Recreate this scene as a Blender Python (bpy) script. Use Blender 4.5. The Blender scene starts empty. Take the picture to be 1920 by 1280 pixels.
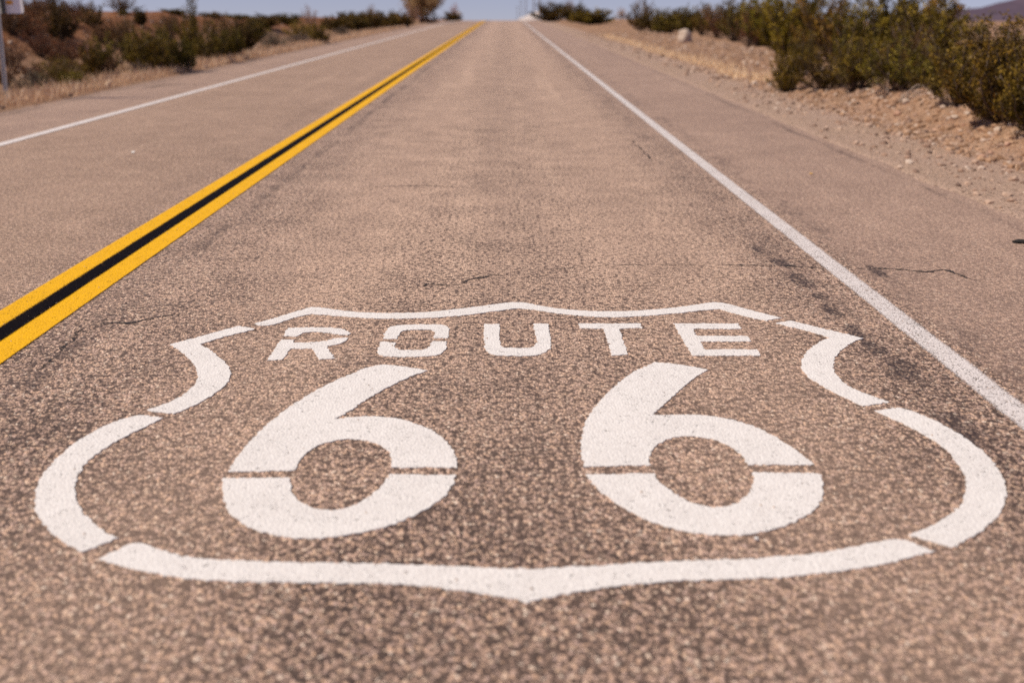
import bpy, bmesh, math, random
import numpy as np
from mathutils import Vector, Matrix, noise
from mathutils.geometry import tessellate_polygon

S = bpy.context.scene
R = math.radians
# ------------------------------------------------------------------ camera, sky, sun, exposure
F_PX, CAM_H, HORIZON, VANISH_X = 1866.7, 1.21, 14.0, 947.0      # in the photograph's 1920 x 1280 pixels
TH = math.atan((640 - HORIZON) / F_PX)                            # pitch down
YAW = -math.atan((960 - VANISH_X) * math.cos(TH) / F_PX)
cam = bpy.data.objects.new('camera', bpy.data.cameras.new('camera'))
S.collection.objects.link(cam)
cam.location = (0, 0, CAM_H)
cam.rotation_euler = (R(90) - TH, 0, YAW)
cam.data.lens, cam.data.sensor_width, cam.data.sensor_fit = 35.0, 36.0, 'HORIZONTAL'
cam.data.clip_start, cam.data.clip_end = 0.05, 40000
cam.data.dof.use_dof = True
cam.data.dof.focus_distance = 4.15
cam.data.dof.aperture_fstop = 1.65
S.camera = cam
S.cycles.use_denoising = False
S.cycles.use_adaptive_sampling = False
CAM_R = cam.rotation_euler.to_matrix()

SUN_AZ, SUN_EL = -106.0, 50.0                                     # from the left, a little behind the camera
W = bpy.data.worlds.new('World'); S.world = W; W.use_nodes = True
wn, wl = W.node_tree.nodes, W.node_tree.links
sky = wn.new('ShaderNodeTexSky'); sky.sky_type = 'NISHITA'; sky.sun_disc = False
sky.sun_elevation, sky.sun_rotation = R(SUN_EL), R(SUN_AZ)
sky.altitude, sky.air_density, sky.dust_density, sky.ozone_density = 300, 1.0, 0.6, 1.2
wn['Background'].inputs['Strength'].default_value = 0.085
# the low band of this sky is looked up higher, where it is bluer, then tinted a little towards lavender
wtc = wn.new('ShaderNodeTexCoord'); lift = wn.new('ShaderNodeVectorMath'); lift.operation = 'ADD'; lift.inputs[1].default_value = (0, 0, .10)
nrm = wn.new('ShaderNodeVectorMath'); nrm.operation = 'NORMALIZE'; tint = wn.new('ShaderNodeMix'); tint.data_type = 'RGBA'; tint.blend_type = 'MULTIPLY'
tint.inputs[0].default_value = 1.0; tint.inputs[7].default_value = (1.24, .975, 1.08, 1)
wl.new(wtc.outputs['Generated'], lift.inputs[0]); wl.new(lift.outputs[0], nrm.inputs[0]); wl.new(nrm.outputs[0], sky.inputs[0])
wl.new(sky.outputs[0], tint.inputs[6]); wl.new(tint.outputs[2], wn['Background'].inputs['Color'])

sun = bpy.data.objects.new('sun', bpy.data.lights.new('sun', 'SUN'))
S.collection.objects.link(sun)
sun.data.energy, sun.data.angle, sun.data.color = 4.5, R(0.53), (1.0, 0.91, 0.755)
sd = Vector((math.sin(R(SUN_AZ)) * math.cos(R(SUN_EL)), math.cos(R(SUN_AZ)) * math.cos(R(SUN_EL)), math.sin(R(SUN_EL))))
sun.rotation_euler = sd.to_track_quat('Z', 'Y').to_euler()
S.view_settings.view_transform = 'Standard'; S.view_settings.look = 'None'
S.view_settings.exposure, S.view_settings.gamma = 0.0, 1.0

# ------------------------------------------------------------------ helpers
rng = np.random.default_rng(66)
random.seed(66)

def ray(px, py):
    return CAM_R @ Vector(((px - 960) / F_PX, -(py - 640) / F_PX, -1))
def G(px, py, z=0.0):
    d = ray(px, py); t = (z - CAM_H) / d.z
    return Vector((d.x * t, d.y * t, z))
def row_z(row, Y):                                                # height seen at a row, Y metres away
    return CAM_H - Y * math.tan(math.atan((row - 640) / F_PX) + TH)
def col_x(px, Y, z=0.5):
    return (px - VANISH_X) * (Y * math.cos(TH) + (CAM_H - z) * math.sin(TH)) / F_PX
def scale_at(Y):                                                  # metres per photo pixel
    return (Y * math.cos(TH) + 0.7 * math.sin(TH)) / F_PX
def sst(a, b, x):
    t = min(1, max(0, (x - a) / (b - a))); return t * t * (3 - 2 * t)

def drop(y):                                                      # the road tops a crest and falls away
    if y < 86: return 0.0
    if y < 122: return -0.0155 / 72 * (y - 86) ** 2
    return -0.0155 / 72 * 36 ** 2 - 0.0155 * (y - 122)

ROAD_L, ROAD_R = -6.1, 3.06
def terrain(x, y):
    z = drop(y)
    n1 = noise.noise((x * .9, y * .9, 3)); n2 = noise.noise((x * 3.1, y * 3.1, 7)); n3 = noise.noise((x * 9, y * 9, 1))
    edge = 0.05 * noise.noise((x * .3, y * 1.3, 11)) + 0.02 * n3
    if ROAD_L - .5 < x < ROAD_R + .5:
        inside = min(x - ROAD_L, ROAD_R - x) + edge
        z += 0.012 - 0.05 * sst(-0.08, 0.10, inside) + 0.006 * n2
    elif x <= ROAD_L - .5:
        z += 0.012
        amp = 1.02 * sst(2, 12, y) - 0.42 * sst(30, 48, y) - 0.33 * sst(50, 90, y)
        s = sst(-7.3, -10.6, x) if False else 1 - sst(-10.6, -7.2, x)
        z += s * (amp * (1 - .15 * sst(12, 40, -x)) + .13 * n1 + .05 * n2) + .015 * n3 * min(1, s + .3)
        z -= 0.8 * amp * sst(60, 200, -x)
    else:
        z += 0.012
        w = 1.0 + 1.4 * sst(16, 28, y)
        toe = 4.02 + .12 * noise.noise((0, y * .35, 5))
        s = sst(toe, toe + w, x)
        amp = 0.31 - 0.20 * sst(10, 17, y)
        z += s * (amp + .045 * n1 + .035 * n2) + n3 * (.006 + .032 * s) + .022 * s * noise.noise((x * 22, y * 22, 2))
        z -= .25 * sst(14, 60, x)
    return z

def on_ground(px, row):                                             # walk down the ray until it meets the terrain
    d = ray(px, row); t = 5.0
    while t < 90 and CAM_H + d.z * t > terrain(d.x * t, d.y * t): t += .02
    return d.x * t, d.y * t
def tag(o, label=None, cat=None, group=None, kind=None):
    if label: o['label'] = label
    if cat: o['category'] = cat
    if group: o['group'] = group
    if kind: o['kind'] = kind
    return o
def empty(name, loc=(0, 0, 0), label=None, cat=None, group=None):
    o = bpy.data.objects.new(name, None); S.collection.objects.link(o); o.location = loc
    o.empty_display_size = .1
    return tag(o, label, cat, group)
def link(name, me, m, parent=None):
    o = bpy.data.objects.new(name, me); S.collection.objects.link(o)
    if m and not me.materials: me.materials.append(m)
    if parent: o.parent = parent
    return o

class MB:
    """collects vertices and faces, then links them as ONE mesh object"""
    def __init__(self): self.v, self.f, self.r = [], [], []
    def add(self, vs, fs, rnd=None):
        b = len(self.v); self.v += [tuple(p) for p in vs]
        for f in fs:
            self.f.append(tuple(i + b for i in f)); self.r.append(random.random() if rnd is None else rnd)
    def box(self, c, s, M=None):
        vs = [Vector((x * s[0] / 2, y * s[1] / 2, z * s[2] / 2)) for x in (-1, 1) for y in (-1, 1) for z in (-1, 1)]
        vs = [(M @ p if M else p) + Vector(c) for p in vs]
        self.add(vs, [(0, 1, 3, 2), (4, 6, 7, 5), (0, 4, 5, 1), (2, 3, 7, 6), (0, 2, 6, 4), (1, 5, 7, 3)])
    def tube(self, pts, rads, n=5):
        pts = [Vector(p) for p in pts]; rings = []
        for i, p in enumerate(pts):
            t = (pts[min(i + 1, len(pts) - 1)] - pts[max(i - 1, 0)]).normalized()
            a = t.cross(Vector((0.31, 0.17, .93)))
            if a.length < .05: a = t.cross(Vector((1, 0, 0)))
            a.normalize(); b = t.cross(a)
            rings.append([p + (a * math.cos(k * 2 * math.pi / n) + b * math.sin(k * 2 * math.pi / n)) * rads[i] for k in range(n)])
        vs = [q for r in rings for q in r]; fs = []
        for i in range(len(pts) - 1):
            for k in range(n):
                fs.append((i * n + k, i * n + (k + 1) % n, (i + 1) * n + (k + 1) % n, (i + 1) * n + k))
        fs.append(tuple(range((len(pts) - 1) * n, len(pts) * n))); fs.append(tuple(reversed(range(n))))
        self.add(vs, fs, random.random())
    def mesh(self, name, smooth=False, rnd=False):
        me = bpy.data.meshes.new(name); me.from_pydata(self.v, [], self.f); me.update()
        if rnd:
            at = me.attributes.new('rnd', 'FLOAT', 'FACE'); at.data.foreach_set('value', self.r)
        if smooth: me.polygons.foreach_set('use_smooth', [True] * len(me.polygons))
        return me
    def build(self, name, m, parent=None, smooth=False, rnd=False):
        return link(name, self.mesh(name, smooth, rnd), m, parent)

# ------------------------------------------------------------------ materials
class NT:
    def __init__(self, name):
        self.m = bpy.data.materials.new(name); self.m.use_nodes = True
        self.t = self.m.node_tree; self.p = self.t.nodes['Principled BSDF']; self.out = self.t.nodes['Material Output']
    def n(self, typ, ins=None, **kw):
        o = self.t.nodes.new('ShaderNode' + typ)
        for k, v in kw.items(): setattr(o, k, v)
        for k, v in (ins or {}).items(): self.set(o, k, v)
        return o
    def set(self, o, k, v):
        if isinstance(v, bpy.types.NodeSocket): self.t.links.new(v, o.inputs[k])
        else: o.inputs[k].default_value = v
    def math(self, op, a, b=0.0, c=0.0, clamp=False):
        o = self.n('Math', {0: a, 1: b, 2: c}, operation=op); o.use_clamp = clamp; return o.outputs[0]
    def step(self, x, a, b, va=0.0, vb=1.0):
        return self.n('MapRange', {'Value': x, 'From Min': a, 'From Max': b, 'To Min': va, 'To Max': vb}, interpolation_type='SMOOTHSTEP').outputs[0]
    def mix(self, f, a, b, mode='MIX'):
        o = self.n('Mix', data_type='RGBA', blend_type=mode); o.clamp_factor = True
        self.set(o, 0, f); self.set(o, 6, a if not isinstance(a, tuple) else (*a, 1)); self.set(o, 7, b if not isinstance(b, tuple) else (*b, 1))
        return o.outputs[2]
    def noise(self, vec, scale, detail=2.0, rough=.5):
        return self.n('TexNoise', {'Vector': vec, 'Scale': scale, 'Detail': detail, 'Roughness': rough}).outputs[0]
    def ramp(self, f, stops):
        o = self.n('ValToRGB', {0: f}); e = o.color_ramp.elements
        while len(e) < len(stops): e.new(.5)
        for el, (p, c) in zip(e, stops): el.position = p; el.color = (*c, 1)
        return o.outputs[0]
    def coords(self):
        g = self.n('NewGeometry').outputs['Position']; s = self.n('SeparateXYZ', {0: g}); return g, s.outputs

STONE, FINE = 108.0, 215.0
def aggregate(t, g):
    """chip-seal: rounded stones in a dark binder. Returns colour, stone height, gap mask, per-stone random."""
    flat = t.n('VectorMath', {0: g, 1: (1, 1, 0)}, operation='MULTIPLY').outputs[0]
    wob = t.n('TexNoise', {'Vector': flat, 'Scale': 60.0, 'Detail': 1.0}).outputs['Color']
    pv = t.n('VectorMath', {0: wob, 1: (.0035, .0035, 0), 2: flat}, operation='MULTIPLY_ADD').outputs[0]
    a = t.n('TexVoronoi', {'Vector': pv, 'Scale': STONE}, voronoi_dimensions='2D')
    b = t.n('TexVoronoi', {'Vector': pv, 'Scale': FINE}, voronoi_dimensions='2D')
    ca = t.n('SeparateColor', {0: a.outputs['Color']}).outputs
    cb = t.n('SeparateColor', {0: b.outputs['Color']}).outputs
    clump = t.noise(flat, 26.0, 3.0, .6)
    sunk = t.math('GREATER_THAN', t.math('MULTIPLY_ADD', clump, 1.1, ca[0]), 1.40)          # stones missing: fine chips show
    dist = t.n('Mix', {0: sunk, 2: a.outputs['Distance'], 3: b.outputs['Distance']}).outputs[0]
    rnd = t.n('Mix', {0: sunk, 2: ca[1], 3: cb[1]}).outputs[0]
    hgt = t.math('MULTIPLY', t.step(dist, .62, .08), t.math('MULTIPLY_ADD', sunk, -.55, 1.0))
    gap = t.step(t.math('ADD', dist, t.math('MULTIPLY', sunk, .14)), .47, .72)
    col = t.ramp(rnd, [(0.0, (.05, .030, .023)), (.19, (.12, .074, .055)), (.28, (.40, .252, .185)), (.50, (.64, .415, .297)),
                       (.66, (.62, .425, .355)), (.80, (.76, .475, .31)), (.92, (.80, .57, .41)), (1.0, (.95, .78, .63))])
    return col, hgt, gap, rnd, clump, flat

def wear_lines(t, X, Y, flat):
    """long dark seams, oil drip band and blotches of the lane, by the road's own X"""
    along = t.n('VectorMath', {0: flat, 1: (1, .42, 1)}, operation='MULTIPLY').outputs[0]
    n1 = t.noise(along, 2.2, 4.0, .65); n2 = t.noise(along, 13.0, 5.0, .72); n3 = t.noise(flat, .55, 2.0)
    wig = t.math('MULTIPLY_ADD', n1, .16, -.08)
    def band(x0, w, thr, soft, amt):
        d = t.math('ABSOLUTE', t.math('ADD', t.math('SUBTRACT', X, x0), wig))
        return t.math('MULTIPLY', t.math('MULTIPLY', t.step(d, w, w * .15), t.step(t.math('MULTIPLY_ADD', n2, .5, t.math('MULTIPLY', n1, .5)), thr, thr + soft)), amt)
    bands = [band(-1.62, .07, .42, .14, .60), band(1.39, .13, .46, .16, .55), band(1.80, .11, .46, .16, .62),
             band(2.97, .06, .40, .22, .62), band(-5.02, .14, .45, .2, .4), band(-5.95, .2, .38, .2, .45), band(-.06, .34, .30, .4, .16), band(-2.32, .16, .4, .3, .3)]
    # tar blotches along the line, each where it lies on the road
    for px, py, a, b in ((1420, 466, .035, .13), (1462, 492, .04, .10), (1503, 527, .05, .16), (1538, 556, .035, .08), (1562, 582, .04, .12), (1606, 622, .04, .10),
                         (1645, 655, .045, .10), (1690, 692, .075, .16), (1642, 508, .045, .12), (1715, 610, .03, .08), (1790, 800, .07, .14)):
        c = G(px, py)
        e = t.math('ADD', t.math('POWER', t.math('ABSOLUTE', t.math('DIVIDE', t.math('SUBTRACT', X, c.x), a)), 2.0), t.math('POWER', t.math('ABSOLUTE', t.math('DIVIDE', t.math('SUBTRACT', Y, c.y), b)), 2.0))
        bands.append(t.math('MULTIPLY', t.step(t.math('MULTIPLY_ADD', t.math('SUBTRACT', n2, .5), 5.0, e), 1.1, .35), .9))
    s = bands[0]
    for b in bands[1:]: s = t.math('MAXIMUM', s, b)
    return s, n1, n2, n3

def road_material():
    t = NT('chip_seal_road'); g, (X, Y, Z) = t.coords()
    col, hgt, gap, rnd, clump, flat = aggregate(t, g)
    seam, n1, n2, n3 = wear_lines(t, X, Y, flat)
    # binder shows more in dark bands, less in the wheel tracks
    # grazing-view brightening and lens vignette painted in: paler ahead and mid-lane, gaps half closed
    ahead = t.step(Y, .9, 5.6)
    painted_brightening = t.math('MULTIPLY', ahead, t.step(t.math('ABSOLUTE', t.math('ADD', X, .05)), 2.1, .25, .20, 1.0))
    col = t.mix(t.math('MULTIPLY', painted_brightening, .66), col, (.90, .62, .445))
    pit = t.noise(flat, 43.0, 2.0, .6); pit2 = t.noise(flat, 96.0, 2.0, .6); pm = t.noise(flat, 3.0, 3.0, .6)
    pits = t.step(t.math('MULTIPLY_ADD', pm, .14, pit), .590, .648)
    pits = t.math('MAXIMUM', pits, t.step(t.math('MULTIPLY_ADD', pm, .14, pit2), .594, .646))
    gap = t.math('MULTIPLY', gap, t.math('MULTIPLY_ADD', ahead, -.45, .97))
    gap = t.math('MAXIMUM', gap, t.math('MULTIPLY', pits, .95))
    col = t.mix(gap, col, (.038, .022, .017))
    wheel = t.math('MAXIMUM', t.step(t.math('ABSOLUTE', t.math('SUBTRACT', X, .85)), .55, .05), t.step(t.math('ABSOLUTE', t.math('SUBTRACT', X, -.85)), .55, .05))
    col = t.mix(t.math('MULTIPLY', wheel, .16), col, (.72, .49, .35))
    streak = t.noise(t.n('VectorMath', {0: flat, 1: (3.2, .09, 0)}, operation='MULTIPLY').outputs[0], 1.0, 3.0, .6)
    col = t.mix(t.math('MULTIPLY', ahead, t.step(streak, .40, .68, .20, 0)), col, (.33, .215, .165))
    col = t.mix(t.math('MULTIPLY', ahead, t.step(streak, .50, .72, 0, .13)), col, (.80, .56, .42))
    shoulder = t.math('MAXIMUM', t.step(X, 1.66, 1.76), t.step(X, -4.75, -4.9))
    col = t.mix(t.math('MULTIPLY', shoulder, .38), col, (.41, .27, .205))  # shoulders' own greyer tint, deepened to paint in lens vignette
    left = t.step(X, -2.0, -2.3)
    col = t.mix(t.math('MULTIPLY', t.math('SUBTRACT', left, shoulder, clamp=True), .34), col, (.42, .272, .18))  # left lane's own brown, with side vignette darkening painted in
    col = t.mix(t.step(n1, .35, .7, .05, 0), col, (.22, .15, .115))
    col = t.mix(t.step(n3, .35, .65, 0, .08), col, (.74, .51, .38))
    col = t.mix(t.math('MULTIPLY', seam, t.step(rnd, .35, .95, 1.0, .45)), col, (.045, .029, .026))
    t.set(t.p, 'Base Color', col); t.set(t.p, 'Roughness', t.math('MULTIPLY_ADD', rnd, .25, .62)); t.set(t.p, 'Specular IOR Level', .35)
    bump = t.n('Bump', {'Height': t.math('MULTIPLY_ADD', clump, .35, hgt), 'Distance': .0034, 'Strength': .7})
    t.set(t.p, 'Normal', bump.outputs[0])
    return t.m

def paint_material(name, base, wear, xc=None, hw=.05, soft=.03, dirt=(.30, .23, .20), rough=.6):
    """thin paint over the stones: pinholes where the gaps are; optional ragged edges along a straight line at xc"""
    t = NT(name); g, (X, Y, Z) = t.coords()
    col, hgt, gap, rnd, clump, flat = aggregate(t, g)
    n = t.noise(flat, 5.0, 4.0, .65); m = t.noise(flat, 1.3, 2.0)
    c = t.mix(t.step(n, .38, .72, 0, .22), base, tuple(.80 * b + .06 * d for b, d in zip(base, dirt)))
    c = t.mix(t.step(rnd, 0, 1, .0, .16), c, dirt)
    hole = t.math('MULTIPLY_ADD', rnd, -.5, t.math('MULTIPLY_ADD', clump, .55, t.math('MULTIPLY', gap, .55)))
    hole = t.math('MULTIPLY_ADD', n, .22, hole)
    keep = t.step(hole, .66 - wear, .80 - wear, 1, 0)
    pin = t.noise(flat, 150.0, 2.0, .6)
    keep = t.math('MULTIPLY', keep, t.step(t.math('MULTIPLY_ADD', n, .26, pin), .765 - wear * .5, .83 - wear * .5, 1, .15))
    if xc is not None:
        d = t.math('ABSOLUTE', t.math('SUBTRACT', X, xc))
        spray = t.noise(flat, 190.0, 3.0, .7)
        d = t.math('ADD', d, t.math('MULTIPLY', t.math('SUBTRACT', spray, .5), soft * 1.6))
        d = t.math('ADD', d, t.math('MULTIPLY', t.math('SUBTRACT', n, .5), soft * .35))
        keep = t.math('MULTIPLY', keep, t.step(d, hw - .004, hw + .006, 1, 0))
    t.set(t.p, 'Base Color', c); t.set(t.p, 'Roughness', rough); t.set(t.p, 'Specular IOR Level', .12 if max(base) > .1 else .02); t.set(t.p, 'Alpha', keep)
    bump = t.n('Bump', {'Height': hgt, 'Distance': .0028, 'Strength': .4}); t.set(t.p, 'Normal', bump.outputs[0])
    return t.m

def crack_material():
    t = NT('dark_crack'); g, (X, Y, Z) = t.coords()
    n = t.noise(g, 7.0, 3.0, .6); f = t.noise(g, 90.0, 2.0, .6)
    t.set(t.p, 'Base Color', (.022, .017, .016, 1)); t.set(t.p, 'Roughness', .9)
    t.set(t.p, 'Alpha', t.step(t.math('MULTIPLY_ADD', f, .8, t.math('MULTIPLY', n, .6)), .60, .80))
    return t.m

def ground_material():
    t = NT('desert_soil'); g, (X, Y, Z) = t.coords()
    n1 = t.noise(g, .7, 4.0, .6); n2 = t.noise(g, 6.0, 4.0, .65); n3 = t.noise(g, 40.0, 3.0, .6)
    v = t.n('TexVoronoi', {'Vector': g, 'Scale': 38.0}); vc = t.n('SeparateColor', {0: v.outputs['Color']}).outputs
    v2 = t.n('TexVoronoi', {'Vector': g, 'Scale': 90.0}); v2c = t.n('SeparateColor', {0: v2.outputs['Color']}).outputs
    c = t.ramp(n2, [(.25, (.20, .105, .06)), (.5, (.36, .20, .12)), (.75, (.46, .285, .18))])
    red = t.step(X, -7.5, -9.5)
    c = t.mix(t.math('MULTIPLY', red, 1.0), c, t.ramp(n2, [(.25, (.13, .045, .020)), (.5, (.26, .105, .046)), (.8, (.36, .175, .085))]))
    verge = t.math('MULTIPLY', t.step(X, 2.6, 3.0), t.step(t.math('MULTIPLY_ADD', n1, .9, X), 4.9, 4.2))
    c = t.mix(t.math('MULTIPLY', verge, .85), c, t.ramp(n3, [(.3, (.36, .25, .195)), (.7, (.56, .40, .32))]))
    c = t.mix(t.math('MULTIPLY', t.step(n1, .35, .65, 0, .35), t.math('SUBTRACT', 1.0, red)), c, (.44, .30, .20))
    st = t.math('MULTIPLY', t.step(v.outputs['Distance'], .45, .30), t.math('GREATER_THAN', vc[0], .72))
    c = t.mix(st, c, t.ramp(vc[1], [(0, (.17, .095, .065)), (.5, (.40, .26, .18)), (1, (.54, .40, .31))]))
    s2 = t.math('MULTIPLY', t.step(v2.outputs['Distance'], .5, .3), t.math('GREATER_THAN', v2c[0], .5))
    c = t.mix(t.math('MULTIPLY', s2, t.math('MULTIPLY_ADD', red, -.4, .7)), c, t.ramp(v2c[1], [(0, (.14, .09, .07)), (.5, (.38, .27, .21)), (1, (.56, .45, .38))]))
    t.set(t.p, 'Base Color', c); t.set(t.p, 'Roughness', .95); t.set(t.p, 'Specular IOR Level', .1)
    h = t.math('ADD', t.math('MULTIPLY', st, .8), t.math('MULTIPLY_ADD', s2, .35, t.math('MULTIPLY', n3, .6)))
    t.set(t.p, 'Normal', t.n('Bump', {'Height': h, 'Distance': .03, 'Strength': 1.0}).outputs[0])
    return t.m

def leaf_material(name, lo, mid, hi, trans=.14):
    t = NT(name)
    a = t.n('Attribute', attribute_name='rnd').outputs['Fac']; oi = t.n('ObjectInfo').outputs['Random']
    c = t.ramp(a, [(0, lo), (.55, mid), (1, hi)])
    c = t.n('HueSaturation', {'Color': c, 'Hue': t.math('MULTIPLY_ADD', t.math('FRACT', t.math('MULTIPLY', oi, 7.3)), .045, .472), 'Value': t.math('MULTIPLY_ADD', oi, .65, .72), 'Saturation': 1.0}).outputs[0]
    d = t.n('BsdfDiffuse', {'Color': c}); tr = t.n('BsdfTranslucent', {'Color': c}); gl = t.n('BsdfGlossy', {'Color': (.6, .6, .55, 1), 'Roughness': .45})
    m = t.n('MixShader', {0: trans, 1: d.outputs[0], 2: tr.outputs[0]}); m2 = t.n('MixShader', {0: .02, 1: m.outputs[0], 2: gl.outputs[0]})
    t.t.links.new(m2.outputs[0], t.out.inputs[0]); return t.m

def plain(name, c0, c1, scale=20.0, rough=.8, bump=.0, metal=0.0):
    t = NT(name); tc = t.n('TexCoord').outputs['Object']
    f = t.noise(tc, scale, 4.0, .6)
    t.set(t.p, 'Base Color', t.ramp(f, [(.3, c0), (.7, c1)])); t.set(t.p, 'Roughness', rough); t.set(t.p, 'Metallic', metal); t.set(t.p, 'Specular IOR Level', .25)
    if bump: t.set(t.p, 'Normal', t.n('Bump', {'Height': f, 'Distance': bump, 'Strength': .8}).outputs[0])
    return t.m

M = dict(
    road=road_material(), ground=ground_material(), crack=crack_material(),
    shield=paint_material('white_shield_paint', (.81, .76, .72), -.14),
    edge=paint_material('white_line_paint', (.76, .69, .66), .10, 1.61, .047, .045),
    edge_far=paint_material('white_left_line_paint', (.78, .71, .68), -.03, -4.69, .055, .04),
    yel_a=paint_material('yellow_paint_outer', (.88, .46, .007), -.08, -2.063, .060, .012, (.30, .14, .02)),
    yel_b=paint_material('yellow_paint_inner', (.88, .46, .007), -.08, -1.868, .060, .016, (.30, .14, .02)),
    blk=paint_material('black_stripe_paint', (.006, .004, .004), -.08, -1.970, .039, .036, (.02, .014, .013)),
    creosote=leaf_material('creosote_leaves', (.014, .008, .002), (.105, .073, .009), (.38, .255, .034)),
    bright=leaf_material('bright_leaves', (.025, .018, .003), (.15, .105, .010), (.42, .28, .028)),
    yellow=leaf_material('yellow_leaves', (.09, .07, .012), (.22, .16, .025), (.38, .24, .04)),
    grey=leaf_material('grey_leaves', (.10, .075, .055), (.20, .155, .115), (.32, .25, .19)),
    brown=leaf_material('brown_leaves', (.040, .016, .006), (.14, .062, .020), (.32, .165, .055)),
    tan=leaf_material('tan_leaves', (.26, .15, .09), (.46, .29, .18), (.62, .43, .29), .35),
    treeleaf=leaf_material('tree_leaves', (.12, .075, .030), (.29, .19, .09), (.50, .35, .20), .3),
    straw=leaf_material('straw_blades', (.54, .37, .20), (.74, .55, .33), (.88, .72, .48), .3),
    pinkstraw=leaf_material('dull_straw_blades', (.30, .17, .10), (.46, .28, .18), (.60, .41, .28), .3),
    bark=plain('shrub_bark', (.07, .045, .032), (.17, .12, .095), 30, .9),
    dead=plain('bleached_wood', (.26, .19, .15), (.42, .33, .27), 25, .9),
    steel=plain('galvanised_steel', (.30, .30, .33), (.42, .42, .45), 40, .55, 0, .3),
    dark_steel=plain('dark_steel', (.03, .028, .03), (.06, .055, .055), 40, .6, 0, .2),
    sheet=plain('white_sheet_metal', (.78, .75, .75), (.84, .81, .81), 6, .5),
    orange=plain('orange_sticker', (.66, .30, .03), (.74, .36, .04), 8, .5),
    whitewood=plain('white_painted_wood', (.62, .57, .54), (.78, .73, .70), 12, .7),
    polewood=plain('weathered_pole_wood', (.13, .105, .10), (.20, .165, .155), 8, .9),
    rock_pale=plain('pale_rock', (.40, .29, .22), (.58, .46, .37), 12, .9, .02),
    rock_pink=plain('pink_rock', (.36, .20, .13), (.50, .31, .22), 12, .9, .02),
    mountain=plain('far_mountain_rock', (.072, .050, .075), (.105, .072, .095), .004, 1.0),
    scrap=plain('white_scrap', (.75, .72, .68), (.85, .82, .78), 30, .6),
    yscrap=plain('yellow_petal', (.66, .36, .03), (.75, .44, .05), 30, .6),
    rubber=plain('black_rubber', (.012, .011, .011), (.03, .026, .025), 40, .8, .004),
)

# ------------------------------------------------------------------ ground, road
def grid(xs, ys, zf):
    nx, ny = len(xs), len(ys)
    v = [(x, y, zf(x, y)) for y in ys for x in xs]
    f = [(j * nx + i, j * nx + i + 1, (j + 1) * nx + i + 1, (j + 1) * nx + i) for j in range(ny - 1) for i in range(nx - 1)]
    me = bpy.data.meshes.new('grid'); me.from_pydata(v, [], f); me.update()
    me.polygons.foreach_set('use_smooth', [True] * len(f)); return me
def geo(a, b, n, k):                                             # graded spacing
    return [a + (b - a) * ((math.exp(k * i / n) - 1) / (math.exp(k) - 1)) for i in range(1, n + 1)]
xs = [-x for x in reversed(geo(14, 9000, 26, 7))] + list(np.arange(-14, -6.6, .16)) + list(np.arange(-6.6, -5.8, .045)) + [-5.5, -3, 0, 1.5, 2.4] \
     + list(np.arange(2.7, 3.5, .045)) + list(np.arange(3.5, 7.5, .07)) + list(np.arange(7.5, 14, .3)) + geo(14, 9000, 26, 7)
ys = [-40, -20, -8, -3, 0, 2, 4] + list(np.arange(5, 20, .10)) + list(np.arange(20, 40, .25)) + list(np.arange(40, 140, 1.2)) + geo(140, 12000, 40, 5)
tag(link('ground', grid(xs, ys, terrain), M['ground']), kind='structure')

rx = [ROAD_L - .12, -5.5, -4.7, -3.5, -2, -1, 0, 1, 1.6, 2.4, ROAD_R + .12]
ry = [-12, -4] + list(np.arange(0, 84, 2)) + list(np.arange(84, 126, 1)) + list(np.arange(126, 420, 12))
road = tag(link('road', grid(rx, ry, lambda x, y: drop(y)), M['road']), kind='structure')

# ------------------------------------------------------------------ long painted lines
def strip(name, x0, x1, z, m, parent=None, y0=-6, y1=200):
    yy = [y for y in ry if y0 <= y <= y1]
    return link(name, grid([x0, x1], yy, lambda x, y: drop(y) + z), m, parent)
tag(strip('edge_line', 1.52, 1.70, .004, M['edge']), 'worn white edge line running between the shield lane and the wide rocky shoulder', 'road line', 'white edge lines')
tag(strip('edge_line', -4.79, -4.59, .004, M['edge_far']), 'white edge line of the far lane, on the signpost side of the road', 'road line', 'white edge lines')
cl = empty('centre_line', (0, 0, 0), 'double yellow centre line with a black stripe down its middle', 'road line')
strip('yellow_stripe', -2.15, -1.985, .004, M['yel_a'], cl)
strip('yellow_stripe', -1.955, -1.78, .004, M['yel_b'], cl)
strip('black_stripe', -2.06, -1.88, .008, M['blk'], cl)

# ------------------------------------------------------------------ the painted shield (outlines laid on the road plane)
def smooth_outline(pts, step=.009, corner=48, jit=.0022):
    P = [G(*p) for p in pts]; n = len(P); out = []
    sharp = []
    for i in range(n):
        a, b = (P[i] - P[i - 1]), (P[(i + 1) % n] - P[i])
        sharp.append(math.degrees(a.angle(b, 0)) > corner)
    for i in range(n):
        p0, p1, p2, p3 = P[i - 1], P[i], P[(i + 1) % n], P[(i + 2) % n]
        L = (p2 - p1).length; k = max(1, int(L / step))
        m1 = (p2 - p1) if sharp[i] else (p2 - p0) * (L / max(1e-6, (p2 - p1).length + (p1 - p0).length))
        m2 = (p2 - p1) if sharp[(i + 1) % n] else (p3 - p1) * (L / max(1e-6, (p2 - p1).length + (p3 - p2).length))
        for j in range(k):
            t = j / k; t2, t3 = t * t, t * t * t
            q = p1 * (2 * t3 - 3 * t2 + 1) + m1 * (t3 - 2 * t2 + t) + p2 * (-2 * t3 + 3 * t2) + m2 * (t3 - t2)
            out.append(q + Vector((random.gauss(0, jit), random.gauss(0, jit), 0)))
    return out
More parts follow.
